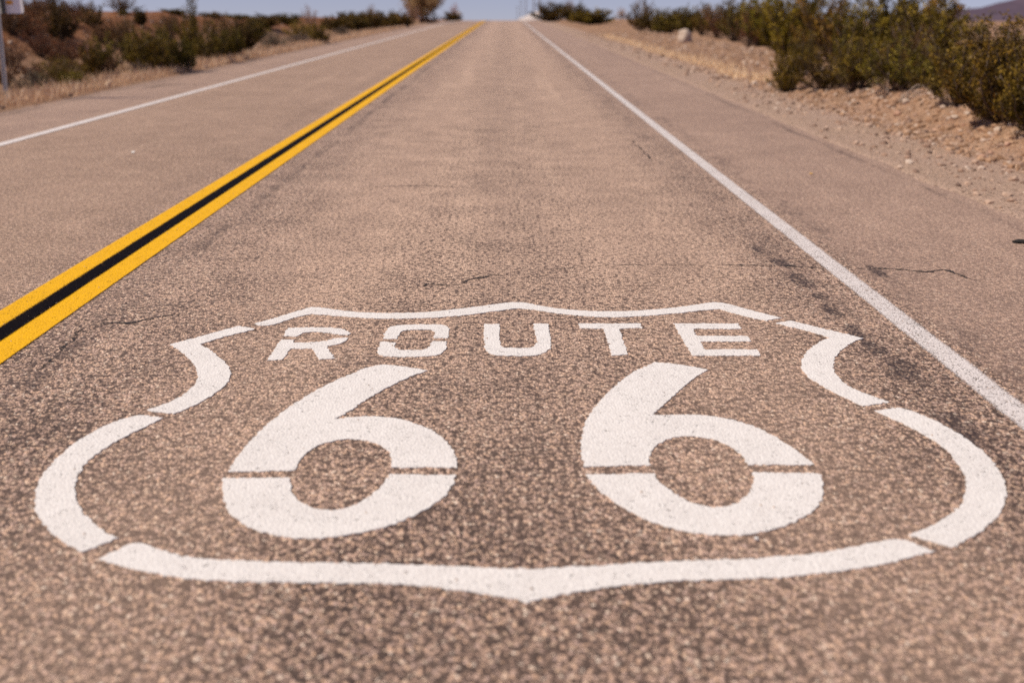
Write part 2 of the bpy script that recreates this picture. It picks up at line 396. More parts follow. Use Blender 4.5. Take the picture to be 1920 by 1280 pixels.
def slab(name, pts, m, parent, z=.003, label=None):
    o = smooth_outline(pts); n = len(o)
    tri = tessellate_polygon([[Vector((p.x, p.y, 0)) for p in o]])
    v = [(p.x, p.y, z) for p in o] + [(p.x, p.y, .0004) for p in o]
    f = []
    for a, b, c in tri:
        cr = (o[b] - o[a]).cross(o[c] - o[a]).z
        if abs(cr) < 1e-12: continue
        f.append((a, b, c) if cr > 0 else (a, c, b))
    area = sum(o[i].x * o[(i + 1) % n].y - o[(i + 1) % n].x * o[i].y for i in range(n))
    for i in range(n):
        j = (i + 1) % n
        f.append((i, n + i, n + j, j) if area > 0 else (i, j, n + j, n + i))
    me = bpy.data.meshes.new(name); me.from_pydata(v, [], f); me.update()
    ob = link(name, me, m, parent)
    if label: ob['label'] = label
    return ob

TOP = [(476,608),(512,598),(548,587),(583,576.5),(600,577.5),(658,585),(708,587.5),(760,587.5),(810,585),(855,580.5),(897,575.5),(930,571),(956,568),(979,568),(1015,574.5),(1057,580.5),(1090,583),(1125,584.5),(1163,584.5),(1200,583),(1260,578),(1305,572),(1337,567.8),(1357,569),(1410,583),(1466,597),
       (1436,602),(1399,594),(1350,580.5),(1320,582.5),(1260,589),(1200,593.5),(1147,595.5),(1091,593),(1035,586.5),(990,580.5),(972,579),(956,580.5),(915,586),(868,592),(810,596.5),(752,598),(708,597.8),(658,595),(606,591),(585,589),(547.5,598),(512,609.5),(489,611)]
UL = [(481,617.5),(446,612),(394,626.5),(319,647),(338,659),(360,679),(371,700),(365,722),(338,744.5),(308,759),(274,770),(327,777),(361,762),(395,744),(421,724),(433,705),(428,688),(414,673),(395,658),(375,646),(420,632.5)]
LL = [(262,779),(307,784.5),(277,799),(239,817.5),(199,840),(169,862),(149,888),(141,914),(143,938),(154,960),(170,976),(196,998),(221,1010),(155,1035),(119,1017.5),(92,995),(74,971),(66,949),(67.5,926),(79,893),(109,859),(142,831),(180,808),(224,788)]
BOT = [(187.5,1048),(245,1020),(265,1021),(310,1035),(370,1047.5),(450,1052.5),(550,1055),(675,1057),(800,1060.5),(900,1064.5),(985,1068),(1060,1065),(1160,1058.5),(1260,1053.5),(1360,1050),(1460,1045),(1535,1037.5),(1610,1025),(1660,1014),(1700,1013),(1751,1035),(1710,1045),(1660,1057.5),(1560,1073),(1460,1082.5),(1360,1087),(1260,1090.5),(1185,1096),(1110,1106),(1025,1121.5),(988,1131),(950,1121),(900,1112),(825,1103),(740,1096),(650,1093),(550,1092.5),(450,1091),(350,1084.5),(280,1073),(220,1060)]
LR = [(1640,771),(1687,765),(1721,776),(1763,795),(1805,819),(1843,848),(1868,875),(1882,902),(1886,928),(1879,954),(1860,979),(1830,1002),(1784,1027.5),(1703,1004),(1737,991),(1775,970),(1800,948),(1811,924),(1810,898),(1796,869),(1771,841.5),(1737,818),(1695,796),(1661,780)]
UR = [(1454,607),(1482,602),(1548,618),(1618,635),(1594,645.5),(1573,662),(1562,682),(1567,702),(1583,719),(1615,736),(1668,755),(1619,762.5),(1588,748.5),(1548,727.5),(1518,709),(1505,694),(1503,678),(1513,660),(1531,646),(1556,633.5),(1510,620)]
S1 = [(715,685),(760,688.5),(801,695.5),(765,709),(727,727),(685,751),(652,773),(626,787.5),(655,783.5),(697,782),(741,785),(780,795),(814,810.5),(839,831),(852,850),(856,867),(855,877),(735.5,877.5),(734,862),(727,846.5),(712,835),(685,826.5),(652,824),(620,828.5),(593,838.5),(572,852),(560,867),(553,882.5),(427,885.6),(438.6,867),(459,839.6),(489,807.5),(525,777),(563,750.5),(608,725),(652,704.5),(690,690)]
S2 = [(418.5,897.5),(542.5,896.5),(543.5,910),(549,927),(566,943.5),(590,953.5),(623,958),(652,953),(682,938.5),(709,918),(723,901.5),(728,890.5),(853,891.5),(849.5,907),(836,927),(814,947),(771,970),(727,987),(667,1001),(608,1009),(548,1008.5),(498,1000),(459,984.5),(433,963.5),(421,942),(417.5,918)]
S3 = [(1228,680),(1278,685),(1327,694),(1303,709),(1280,727),(1253,752),(1222,779.5),(1268,778.5),(1312,779),(1351,783.5),(1388,792.5),(1431,808),(1467,828),(1499,850),(1527,872.5),(1402,872),(1393,858),(1378,844),(1357,831.5),(1327,822.5),(1291.5,819),(1257,823),(1233,834.5),(1220.5,850),(1218.5,863),(1220,873),(1094,875.5),(1090.5,850),(1091.5,820),(1098.6,791),(1116,764),(1146,731),(1185,700)]
S4 = [(1098.6,890.5),(1226,888),(1236,904),(1261,923.5),(1291.5,940),(1320,949),(1351,952),(1380,945),(1401,928),(1411,910),(1412.5,897),(1410,887),(1536,888),(1542.5,904),(1543.5,921),(1535,945),(1514,966),(1484,981),(1446,994),(1401,1002.5),(1351,1004),(1303,1000.5),(1253,989),(1202,970),(1158,945.5),(1125,920.5)]
RU = [(539,616),(577,614.8),(623,615.5),(646,619),(657,626),(652.5,629),(629,627.5),(612,624.5),(588,623),(568,625),(556,632),(531.5,630.4)]
RL = [(527,637.7),(552,637.7),(549,643.5),(588,642.3),(612,639.8),(630,634.8),(653,634),(647,640.6),(633,646),(611.7,650),(628,672.7),(600,674.8),(585,654.2),(544.6,654.6),(530,674.8),(500.5,677)]
OU = [(730,614.5),(745,611),(760,610),(824,609.4),(838,612.5),(842,620),(839,634.8),(813,634.8),(814,622.5),(804,619),(763,619.2),(751,624),(744.4,636),(719,636.8),(723,623)]
OL = [(714.5,642),(742,642.7),(739.5,651.5),(749,657.5),(792,656.8),(804,652),(810,640.6),(838,640.6),(835.5,655),(825,665),(804,668.5),(751.7,669.8),(719.6,668.5),(708,661.5)]
LU = [(907.7,608.5),(937,608.5),(938,647),(946,653),(984,653.3),(1000,651.5),(1007,641),(999,607.5),(1027.5,607.5),(1033,648),(1024,660),(1001,667.5),(956,668),(926.7,665.5),(910.6,656.7)]
LT = [(1083,607.5),(1200,607.5),(1203.5,616),(1160.6,617),(1176.7,665.6),(1147.5,667.5),(1132.5,617),(1087.5,616)]
LE = [(1263,607.5),(1384,607.5),(1389,617.4),(1299,617),(1305,630.8),(1402.5,630.8),(1408.5,641),(1314,641),(1320,656),(1419,656),(1427,667.5),(1297.5,667.5)]
shield = empty('route_shield_marking', (0, 0, 0), 'large white painted shield reading ROUTE 66 on the road surface', 'road marking')
for pts in (TOP, UL, LL, BOT, LR, UR): slab('border_segment', pts, M['shield'], shield)
for name, strokes in (('letter', (RU, RL)), ('letter', (OU, OL)), ('letter', (LU,)), ('letter', (LT,)), ('letter', (LE,)), ('digit', (S1, S2)), ('digit', (S3, S4))):
    # the two stencil halves of one sign make one mesh
    obs = [slab(name, s, M['shield'], shield) for s in strokes]
    if len(obs) > 1:
        v, f = [], []
        for o in obs:
            b = len(v); v += [tuple(x.co) for x in o.data.vertices]; f += [tuple(i + b for i in p.vertices) for p in o.data.polygons]
        me = bpy.data.meshes.new(name); me.from_pydata(v, [], f); me.update(); me.materials.append(M['shield'])
        bpy.data.objects.remove(obs[1]); obs[0].data = me

# ------------------------------------------------------------------ cracks in the road (parts of the road)
def crack(px_pts, w, world=False):
    P = [Vector((*p, 0)) for p in px_pts] if world else [G(*p) for p in px_pts]
    pts = []
    for a, b in zip(P, P[1:]):
        n = max(2, int((b - a).length / .025))
        for i in range(n): pts.append(a.lerp(b, i / n))
    pts.append(P[-1]); mb = MB(); L, Rr = [], []
    off = 0
    for i, p in enumerate(pts):
        t = (pts[min(i + 1, len(pts) - 1)] - pts[max(i - 1, 0)]).normalized(); nrm = Vector((-t.y, t.x, 0))
        off = off * .86 + random.gauss(0, .006)
        ww = w * (.15 + random.random() * 1.5) * min(1, i / 6 + .1, (len(pts) - 1 - i) / 6 + .1)
        c = p + nrm * off
        L.append(c + nrm * ww / 2 + Vector((0, 0, .002))); Rr.append(c - nrm * ww / 2 + Vector((0, 0, .002)))
    n = len(pts); mb.add(L + Rr, [(i, n + i, n + i + 1, i + 1) for i in range(n - 1)])
    mb.build('crack', M['crack'], road)
crack([(782,541),(800,533),(860,532),(890,523),(955,513)], .024)
crack([(1000,508),(1110,499),(1250,497),(1340,496)], .010)
crack([(1340,497),(1480,500),(1560,504),(1600,502)], .020)
crack([(1600,504),(1660,503),(1720,507),(1770,505),(1815,520),(1850,530)], .022)
crack([(150,607),(190,607),(240,606),(300,594),(350,588)], .020)
crack([(1160,261),(1185,265),(1225,301)], .018)
crack([(20,700),(75,690),(110,665),(160,612)], .016)
crack([(655,352),(790,348),(880,352)], .010)
crack([(265,166),(310,160),(368,157)], .10)

# ------------------------------------------------------------------ shrubs: one of each kind with its parts, then copies
def blades_at(P, D, size, ratio=.45, jitter=.5):
    """leaf quads at points P with rough direction D"""
    n = len(P)
    D = D + rng.normal(0, jitter, (n, 3)); D /= np.linalg.norm(D, axis=1)[:, None] + 1e-9
    U = np.cross(D, rng.normal(0, 1, (n, 3))); U /= np.linalg.norm(U, axis=1)[:, None] + 1e-9
    s = size * rng.uniform(.6, 1.4, n)[:, None]
    a, b, c, d = P - U * s * ratio * .25, P + D * s * .5 - U * s * ratio * .5, P + D * s, P + D * s * .5 + U * s * ratio * .5
    return np.stack([a, b, c, d], 1).reshape(-1, 3)
def leaf_mesh(name, V, rnd):
    n = len(V) // 4; me = bpy.data.meshes.new(name)
    me.vertices.add(len(V)); me.vertices.foreach_set('co', V.ravel())
    me.loops.add(n * 4); me.loops.foreach_set('vertex_index', np.arange(n * 4))
    me.polygons.add(n); me.polygons.foreach_set('loop_start', np.arange(0, n * 4, 4)); me.polygons.foreach_set('loop_total', np.full(n, 4))
    me.update(calc_edges=True)
    at = me.attributes.new('rnd', 'FLOAT', 'FACE'); at.data.foreach_set('value', rnd); return me

def shrub_meshes(seed, stems=16, twigs=9, leaves=26, leaf=.032, spread=1.0, upright=.5, low=.25, dome=False, ragged=.3):
    """unit shrub: about 1.2 wide and 1.2 tall; stems fan up from the root, leaves crowd the twig ends"""
    global rng
    rng = np.random.default_rng(seed); random.seed(seed)
    mb = MB(); LP, LD, LR_ = [], [], []
    for s in range(stems):
        az = s * 2.4 + random.uniform(-.5, .5); lean = (random.random() ** .6) * spread
        H = random.uniform(1.0 - ragged, 1.05) * (1.2 - .5 * lean * (1 if dome else .55)); Rd = .56 * lean * random.uniform(.8, 1.15)
        if s % 3 == 0: H *= random.uniform(.35, .7); Rd = .56 * random.uniform(.75, 1.05)      # low skirt stems
        dirv = Vector((math.cos(az), math.sin(az), 0)); side = Vector((-dirv.y, dirv.x, 0)) * random.uniform(-.15, .15)
        pts = []
        for i in range(7):
            t = i / 6
            pts.append(dirv * (.03 + Rd * t ** (.6 if s % 3 == 0 or dome else .95)) + side * math.sin(t * 3) + Vector((random.gauss(0, .012), random.gauss(0, .012), H * (t ** (.7 if dome else .9)))))
        mb.tube(pts, [.011 * (1 - .8 * i / 6) + .002 for i in range(7)], 4)
        for k in range(twigs):
            t = low + (1 - low) * (k + random.random()) / twigs
            i = min(5, int(t * 6)); p = pts[i].lerp(pts[i + 1], t * 6 - i)
            d = (dirv * random.uniform(-.2, .9) + Vector((random.gauss(0, .6), random.gauss(0, .6), random.uniform(.1, 1.0) + upright))).normalized()
            L = random.uniform(.10, .26) * (1.15 - .5 * t)
            q = p + d * L + Vector((random.gauss(0, .02), random.gauss(0, .02), 0))
            mb.tube([p, p.lerp(q, .5) + Vector((random.gauss(0, .012), random.gauss(0, .012), .01)), q], [.005, .0035, .0015], 3)
            m = int(leaves * random.uniform(.35, 1.5)); u = rng.random(m) ** .7
            P = np.array(p)[None] + np.outer(u, np.array(q - p)) + rng.normal(0, .024, (m, 3))
            LP.append(P); LD.append(np.repeat(np.array(d)[None], m, 0)); LR_.append(np.clip(rng.normal(random.uniform(.15, .75) + .12 * (t - .5), .16, m), 0, 1))
    P = np.concatenate(LP); D = np.concatenate(LD)
    P[:, 2] = np.maximum(P[:, 2], .02)
    return mb.mesh('stems', True), leaf_mesh('foliage', blades_at(P, D, leaf), np.concatenate(LR_))

PROTO = {}
def proto(kind, k, leaf_mat, **kw):
    for i in range(k):
        st, fo = shrub_meshes(hash_seed(kind, i), **kw)
        st.materials.append(M['bark']); fo.materials.append(M[leaf_mat]); PROTO[(kind, i)] = (st, fo)
def hash_seed(s, i): return sum(ord(c) * (j + 3) for j, c in enumerate(s)) + 101 * i
proto('dense', 3, 'creosote', stems=48, twigs=13, leaves=36, leaf=.036, spread=1.0, low=.06, ragged=.48)
proto('open', 3, 'creosote', stems=30, twigs=11, leaves=30, leaf=.036, spread=1.0, low=.16, ragged=.45)
proto('bright', 2, 'bright', stems=42, twigs=12, leaves=36, leaf=.036, spread=1.0, low=.06, ragged=.2)
proto('yellow', 2, 'yellow', stems=34, twigs=9, leaves=34, leaf=.030, spread=1.0, low=.10, dome=True, ragged=.2)
proto('grey', 2, 'grey', stems=44, twigs=9, leaves=30, leaf=.026, spread=1.0, low=.08, dome=True, ragged=.2)
proto('brown', 3, 'brown', stems=26, twigs=9, leaves=24, leaf=.032, spread=1.0, low=.12, ragged=.4)
proto('tan', 2, 'tan', stems=22, twigs=10, leaves=26, leaf=.034, spread=.9, low=.3, ragged=.4)

used = {}
def shrub(kind, px, Y, top, w_px, label, group, base=None, name='shrub', cat='shrub', X=None):
    """px: column, Y: metres down the road, top: row of its top, w_px: width in photo pixels"""
    x = col_x(px, Y) if X is None else X
    zg = terrain(x, Y) - .02
    w = w_px * scale_at(Y); h = max(.2, row_z(top, Y) - zg)
    n = sum(1 for k in PROTO if k[0] == kind); i = used.get(kind, 0); used[kind] = i + 1
    st, fo = PROTO[(kind, i % n)]
    r = empty(name, (x, Y, zg), label, cat, group)
    rr = random.Random(int(px * 7 + Y * 13))
    r.rotation_euler = (0, 0, rr.uniform(0, 6.28)); s = w / 1.15
    r.scale = (s, s * rr.uniform(.9, 1.15), h / 1.16)
    link('stems', st, None, r); link('foliage', fo, None, r)
    return r

GL, GR = 'shrubs on the bank behind the signpost', 'creosote shrubs on the rocky verge'
GF = 'shrubs lining the far end of the verge'
# the bank on the left, ridge first
for a in [
    ('open', 120, 21, -6, 62, 'tall dark shrub on the bank crest standing alone against the sky'),
    ('open', 180, 24, 3, 44, 'round airy shrub on the bank crest beside the tall dark one'),
    ('open', 237, 28, 17, 18, 'tiny tuft on the bare crest of the reddish bank'),
    ('dense', 268, 27, 10, 26, 'small round dark shrub on the crest of the bank, clear of its neighbours'),
    ('brown', 318, 27, 27, 50, 'low brown shrub hugging the bank crest beside the spiky bush'),
    ('open', 362, 25, -4, 50, 'tall spiky slanting bush breaking the skyline of the bank'),
    ('brown', 412, 26, 13, 44, 'brown topped upright shrub next to the spiky slanting bush'),
    ('brown', 52, 21, 28, 60, 'dark brown shrub high on the bank behind the white sign'),
    ('brown', 20, 17.5, 70, 60, 'dark reddish shrub on the bank directly behind the grey post'),
    ('brown', 75, 19, 46, 62, 'brown shrub halfway up the bank below the tall crest shrub'),
    ('brown', 120, 18.5, 72, 50, 'dull brown shrub on the slope above the yellow tipped bush'),
    ('dense', 168, 18.2, 80, 44, 'nearly black shrub casting shade beside the yellow tipped bush'),
    ('open', 196, 19.5, 62, 62, 'olive shrub on the middle of the bank slope above the pale tuft'),
    ('brown', 232, 23, 30, 58, 'olive brown shrub just under the bare part of the bank crest'),
    ('dense', 255, 21, 52, 56, 'dark olive shrub crowding the back of the big green verge shrub'),
    ('open', 300, 23.5, 46, 60, 'wide olive shrub on the slope behind the big green verge shrub'),
    ('bright', 288, 19.8, 64, 84, 'big leafy green shrub at the edge of the straw grass strip'),
    ('dense', 338, 20.4, 62, 60, 'dark green shrub touching the shaded side of the big green one'),
    ('open', 392, 23.5, 38, 66, 'tall olive shrub filling the bank foot past the dark green pair'),
    ('yellow', 112, 16.4, 97, 84, 'bush with yellow green tips in front of the bank near the signpost'),
    ('bright', 132, 15.9, 134, 56, 'low green bush in front of the yellow tipped one'),
    ('grey', 58, 15.6, 132, 66, 'low grey green bush beside the foot of the grey post'),
    ('grey', 255, 19.0, 112, 34, 'small pale grey tuft beside the big green verge shrub'),
    ('brown', 8, 15.8, 112, 60, 'dry rust brown bush at the picture edge beside the grey post'),
    ('brown', 208, 18.4, 104, 46, 'scraggy brown bush between the black shrub and the pale tuft'),
]: shrub(a[0], a[1], a[2], a[3], a[4], a[5], GL)
# the left verge further on
for a in [
    ('dense', 452, 28.5, 33, 64, 'dark green shrub beside the first grey tan dome bush'),
    ('dense', 430, 25, 48, 50, 'low black green shrub ending the straw strip shade, before the dome bush'),
    ('grey', 515, 31.5, 60, 54, 'grey tan dome bush on the edge of the straw strip'),
    ('yellow', 563, 39, 38, 66, 'lime yellow rounded bush among the darker verge shrubs'),
    ('grey', 560, 35, 60, 46, 'low grey bush in front of the lime yellow one'),
    ('bright', 597, 36, 44, 40, 'small green bush on the road side of the lime yellow one'),
    ('tan', 582, 45, 8, 34, 'tall brown topped shrub rising behind the lime yellow bush'),
    ('dense', 498, 40, 24, 66, 'broad dark shrub behind the grey tan dome bush'),
    ('dense', 540, 46, 26, 60, 'dark shrub between the dome bush and the lime yellow bush, further back'),
    ('grey', 640, 45, 50, 38, 'small tan dome bush at the foot of the dark hedge like row'),
]: shrub(*a[:5], a[5], GF)
for (px, Y, top, w) in [(630, 50, 26, 60), (668, 54, 24, 56), (700, 58, 20, 50), (728, 62, 20, 46), (752, 66, 20, 46), (655, 62, 22, 50), (690, 68, 22, 50)]:
    shrub('dense', px, Y, top, w, 'dark green shrub in the hedge like row before the tan tree', 'dark shrubs in the row before the tan tree')
shrub('tan', 696, 62, 9, 24, 'thin brown topped shrub poking above the dark hedge like row', GF)
shrub('brown', 806, 84, 24, 44, 'low brown shrub at the foot of the tan tree', GF)
shrub('dense', 848, 100, 20, 40, 'dark green shrub at the crest beside the white bridge end post', GF)
shrub('tan', 772, 78, 2, 40, 'loose tan shrub against the near side of the tan tree', GF)
shrub('tan', 852, 150, 6, 18, 'faint pale bush far beyond the crest on the tan tree side', GF)
# the right verge, far to near
for a in [
    ('dense', 1032, 92, 5, 66, 'green shrub at the crest nearest the white bridge rail'),
    ('tan', 1066, 90, -4, 22, 'narrow brown plume of a shrub between the two dark crest shrubs'),
    ('dense', 1080, 82, 4, 62, 'upright dark shrub beside the narrow brown plume'),
    ('dense', 1110, 70, 14, 82, 'low dense black green shrub just before the gap in the verge shrubs'),
    ('tan', 1166, 120, 15, 22, 'faint pale bush in the gap of the verge shrubs'),
    ('open', 1202, 50, -4, 54, 'tall open shrub at the far end of the thicket, beside the gap'),
    ('open', 1224, 47, 14, 60, 'dark shrub behind the pink gravel slope, second from the gap'),
    ('dense', 1250, 46, 19, 56, 'dark shrub behind the pale boulder on its far side'),
    ('bright', 1288, 43, 12, 54, 'olive green shrub rising right behind the pale boulder'),
    ('open', 1318, 42, 7, 52, 'low open shrub on the near side of the pale boulder'),
    ('brown', 1345, 38, 3, 66, 'brown twiggy shrub with bare patches behind the pink slope'),
    ('open', 1378, 35, -16, 76, 'tall see through shrub with sky showing between its stems'),
    ('brown', 1408, 30, 6, 60, 'reddish twiggy shrub standing against the near side of the see through one'),
    ('bright', 1432, 30, -14, 84, 'sunlit olive shrub between the see through shrub and the tall thicket'),
    ('bright', 1484, 24, -26, 110, 'tall yellow olive shrub at the sunny end of the tall thicket'),
    ('open', 1560, 20.5, -24, 130, 'tall dark shrub behind the low shrub that spills onto the gravel'),
    ('open', 1510, 17, 60, 80, 'olive shrub on top of the low gravel edge, behind the spilling shrub'),
    ('bright', 1478, 15.2, 96, 60, 'leggy green shrub at the outer tip of the gravel spill'),
    ('open', 1548, 14.6, 92, 120, 'low sprawling shrub spilling over onto the grey gravel'),
    ('dense', 1640, 17, -40, 160, 'largest tall shrub, filling the sky behind the bleached arching twigs'),
    ('open', 1610, 13.6, 60, 110, 'olive shrub with grey stems standing above the spilling shrub'),
    ('dense', 1740, 14.5, -16, 150, 'tall dark shrub with twigs reaching up beside the purple mountain'),
    ('open', 1690, 12.4, 70, 130, 'shaded shrub directly behind the bleached arching twigs'),
    ('brown', 1702, 13.2, 44, 110, 'brown twiggy shrub packed between the tallest two, behind the twigs'),
    ('open', 1808, 10.6, 40, 140, 'brownish green shrub behind the white rocks on the bank lip'),
    ('dense', 1890, 9.4, 40, 190, 'nearest dense shrub, sunlit on top and black beneath, at the bank end'),
    ('open', 1855, 11.8, 26, 150, 'shrub peeking over the nearest dense one below the purple mountain'),
    ('dense', 1960, 8.6, 46, 150, 'shrub cut off by the picture edge beside the nearest dense one'),
    ('open', 1770, 12.0, 96, 110, 'low shrub at the bank lip beside the bleached arching twigs'),
]: shrub(*a[:5], a[5], GR)
rs = random.Random(12)
for i in range(30):
    px = rs.uniform(-10, 330); Y = rs.uniform(17, 29)
    x = col_x(px, Y)
    if x > -7.6: continue
    z = terrain(x, Y); h = rs.uniform(.28, .55); top = 640 + F_PX * math.tan(math.atan((CAM_H - z - h) / Y) - TH)
    shrub('brown', px, Y, top, rs.uniform(.6, 1.1) / scale_at(Y), 'low brown scrub plant among the taller shrubs on the reddish bank', 'low brown scrub scattered over the bank', X=x)
# rows of the thicket standing behind, mostly hidden
for (px, Y, top, w) in [(1720, 22, -20, 150), (1530, 30, 6, 110), (1460, 36, 2, 100), (1400, 44, 6, 90), (1340, 52, 14, 80), (1280, 58, 20, 80)]:
    shrub('dense', px, Y, top, w, 'dark shrub glimpsed through the thicket on the rocky verge', 'shrubs glimpsed behind the thicket')
for (px, Y, top, w) in [(330, 33, 34, 60), (400, 36, 34, 60), (450, 40, 30, 60), (60, 26, 24, 60), (480, 34, 34, 54)]:
    shrub('dense', px, Y, top, w, 'dark shrub glimpsed behind the verge shrubs of the bank side', 'shrubs glimpsed behind the bank shrubs')

# the tan tree near the crest
def tree():
    x, Y = col_x(790, 84), 84; r = empty('desert_tree', (x, Y, terrain(x, Y) - .05), 'tall tan leaved tree beside the road just before the crest', 'tree')
    random.seed(5); lr = np.random.default_rng(5)
    global rng; rng = lr
    mb = MB(); LP, LD, RN = [], [], []
    mb.tube([(0, 0, 0), (.05, 0, .5), (.0, .05, 1.1), (.1, 0, 1.7)], [.14, .11, .09, .07], 7)
    for s in range(16):
        az = s * 2.4; h0 = random.uniform(.3, 1.7); L = random.uniform(1.1, 2.2)
        d = Vector((math.cos(az) * .7, math.sin(az) * .7, random.uniform(.35, 1.2))).normalized()
        p0 = Vector((.05, .02, h0)); p1 = p0 + d * L * .5 + Vector((0, 0, .1)); p2 = p0 + d * L
        mb.tube([p0, p1, p2], [.05, .03, .01], 5)
        for k in range(16):
            c = p0.lerp(p2, random.uniform(.3, 1.1)) + Vector((random.gauss(0, .16), random.gauss(0, .16), random.gauss(0, .2)))
            m = 60; LP.append(np.array(c)[None] + lr.normal(0, .13, (m, 3))); LD.append(np.repeat(np.array([[0, 0, -.6]]), m, 0)); RN.append(np.clip(lr.normal(random.uniform(.3, .7), .2, m), 0, 1))
    P, D = np.concatenate(LP), np.concatenate(LD)
    mb.build('trunk', M['bark'], r, True)
    r.scale = (1.35, 1.35, 1.0)
    link('crown', leaf_mesh('crown', blades_at(P, D, .13, .35, .9), np.concatenate(RN)), M['treeleaf'], r)
tree()

# bleached arching twigs on the lip of the right bank
def twigs(px, row, Y, label, arcs, seed):
    x, Y = on_ground(px, row); z = terrain(x, Y); r = random.Random(seed); k = scale_at(Y)
    mb = MB()
    for (dx, h, span, th) in arcs:
        pts = []
        for i in range(9):
            t = i / 8
            pts.append(Vector(((dx + span * t) * k + r.gauss(0, .008), r.gauss(0, .02) - .10 * t, max(-.02, h * k * (math.sin(t * math.pi * .92) if span > 14 else t) + r.gauss(0, .006)))))
        mb.tube(pts, [th * (1 - .75 * i / 8) for i in range(9)], 5)
    o = mb.build('dead_twigs', M['dead'], None, True); o.location = (x, Y, z - .02)
    tag(o, label, 'dead twigs', 'bleached twigs on the bank lip')
rr = random.Random(3)
twigs(1664, 178, 0, 'single upright bleached stem on the bank lip', [(0, 44, -8, .016), (2, 30, 8, .006), (-2, 24, -12, .006)], 1)
twigs(1690, 190, 0, 'bleached twigs arching over like a hoop on the bank lip',
      [(-6, 34, 66, .010), (0, 30, 62, .008), (-8, 22, 20, .006), (10, 22, 46, .007), (4, 12, 50, .006), (20, 16, 44, .006), (-2, 18, 30, .005), (30, 10, 40, .006)] + [(rr.uniform(-8, 40), rr.uniform(4, 18), rr.uniform(20, 40), .004) for _ in range(10)], 2)

# ------------------------------------------------------------------ dry grass, gravel (too many to count)
def grass(name, n, xf, y0, y1, h0, h1, m, tuft=6):
    global rng
    rng = np.random.default_rng(n); lr = random.Random(n); P = []; D = []
    for _ in range(n // tuft):
        y = y0 + (y1 - y0) * lr.random() ** 1.6; x = xf(lr, y)
        if x is None: continue
        for _ in range(tuft):
            xx, yy = x + lr.gauss(0, .05), y + lr.gauss(0, .05)
            P.append((xx, yy, terrain(xx, yy) - .01)); D.append((lr.gauss(0, .45), lr.gauss(0, .45), 1))
    P, D = np.array(P), np.array(D); k = len(P)
    sz = rng.uniform(h0, h1, k)
    V = blades_at(P, D * 2.2, 1.0, .07, .3).reshape(k, 4, 3); V = (V - P[:, None]) * sz[:, None, None] + P[:, None]
    o = link(name, leaf_mesh(name, V.reshape(-1, 3), rng.random(k)), m); o['kind'] = 'stuff'; return o
grass('dry_grass', 26000, lambda r, y: -6.16 - abs(r.gauss(0, .34)) - .12 * r.random(), 8, 70, .06, .20, M['straw'])
grass('dry_grass', 6000, lambda r, y: -6.6 - 1.6 * r.random() ** 1.5, 10, 60, .08, .22, M['pinkstraw'])
grass('dry_grass', 9000, lambda r, y: 4.15 + abs(r.gauss(0, .22)) + .25 * noise.noise((0, y * .35, 5)) if 17 < y < 46 else None, 15, 46, .05, .14, M['straw'])
grass('dry_grass', 9000, lambda r, y: 4.5 + 2.0 * r.random(), 16, 50, .03, .10, M['pinkstraw'])
grass('dry_grass', 1500, lambda r, y: 3.55 + abs(r.gauss(0, .35)) if noise.noise((0, y * 1.7, 9)) > .1 else None, 6.5, 16, .02, .06, M['straw'])

def pebble_field(n, xf, y0, y1, s0, s1, m, seed):
    lr = random.Random(seed); mb = MB()
    ico = [(0, 0, -1), (.72, -.53, -.45), (-.28, -.85, -.45), (-.89, 0, -.45), (-.28, .85, -.45), (.72, .53, -.45), (.28, -.85, .45), (-.72, -.53, .45), (-.72, .53, .45), (.28, .85, .45), (.89, 0, .45), (0, 0, 1)]
    fs = [(0, 2, 1), (1, 2, 6), (0, 1, 5), (0, 5, 4), (0, 4, 3), (0, 3, 2), (1, 6, 10), (2, 7, 6), (3, 8, 7), (4, 9, 8), (5, 10, 9), (2, 3, 7), (3, 4, 8), (4, 5, 9), (5, 1, 10), (6, 7, 11), (7, 8, 11), (8, 9, 11), (9, 10, 11), (10, 6, 11)]
    for _ in range(n):
        y = y0 + (y1 - y0) * lr.random() ** 1.4; x = xf(lr); s = s0 + (s1 - s0) * lr.random() ** 3
        q = Matrix.Rotation(lr.random() * 6.28, 3, 'Z') @ Matrix.Rotation(lr.gauss(0, .4), 3, 'X') @ Matrix.Diagonal((s, s * lr.uniform(.6, 1), s * lr.uniform(.45, .8)))
        c = Vector((x, y, terrain(x, y) + s * .2))
        mb.add([q @ (Vector(p) * lr.uniform(.8, 1.15)) + c for p in ico], fs, lr.random())
    o = mb.build('gravel', m, None, False, True); o['kind'] = 'stuff'
    return o
def pebble_mat():
    t = NT('loose_pebbles'); a = t.n('Attribute', attribute_name='rnd').outputs['Fac']
    t.set(t.p, 'Base Color', t.ramp(a, [(0, (.13, .08, .06)), (.3, (.32, .20, .14)), (.6, (.43, .29, .21)), (.85, (.46, .33, .25)), (1, (.54, .43, .35))])); t.set(t.p, 'Roughness', .9); return t.m
M['pebble'] = pebble_mat()
pebble_field(5200, lambda r: 3.1 + 2.5 * r.random() ** .6, 5.5, 16, .006, .040, M['pebble'], 4)
def clod_mat():
    t = NT('dry_clods'); a = t.n('Attribute', attribute_name='rnd').outputs['Fac']
    t.set(t.p, 'Base Color', t.ramp(a, [(0, (.15, .085, .05)), (.5, (.33, .185, .105)), (1, (.46, .29, .185))])); t.set(t.p, 'Roughness', 1.0); return t.m
M['clod'] = clod_mat()
pebble_field(5200, lambda r: 3.9 + 1.6 * r.random(), 6, 17, .006, .042, M['clod'], 14)
pebble_field(2600, lambda r: 3.3 + 3.6 * r.random() ** .7, 16, 50, .012, .075, M['pebble'], 5)
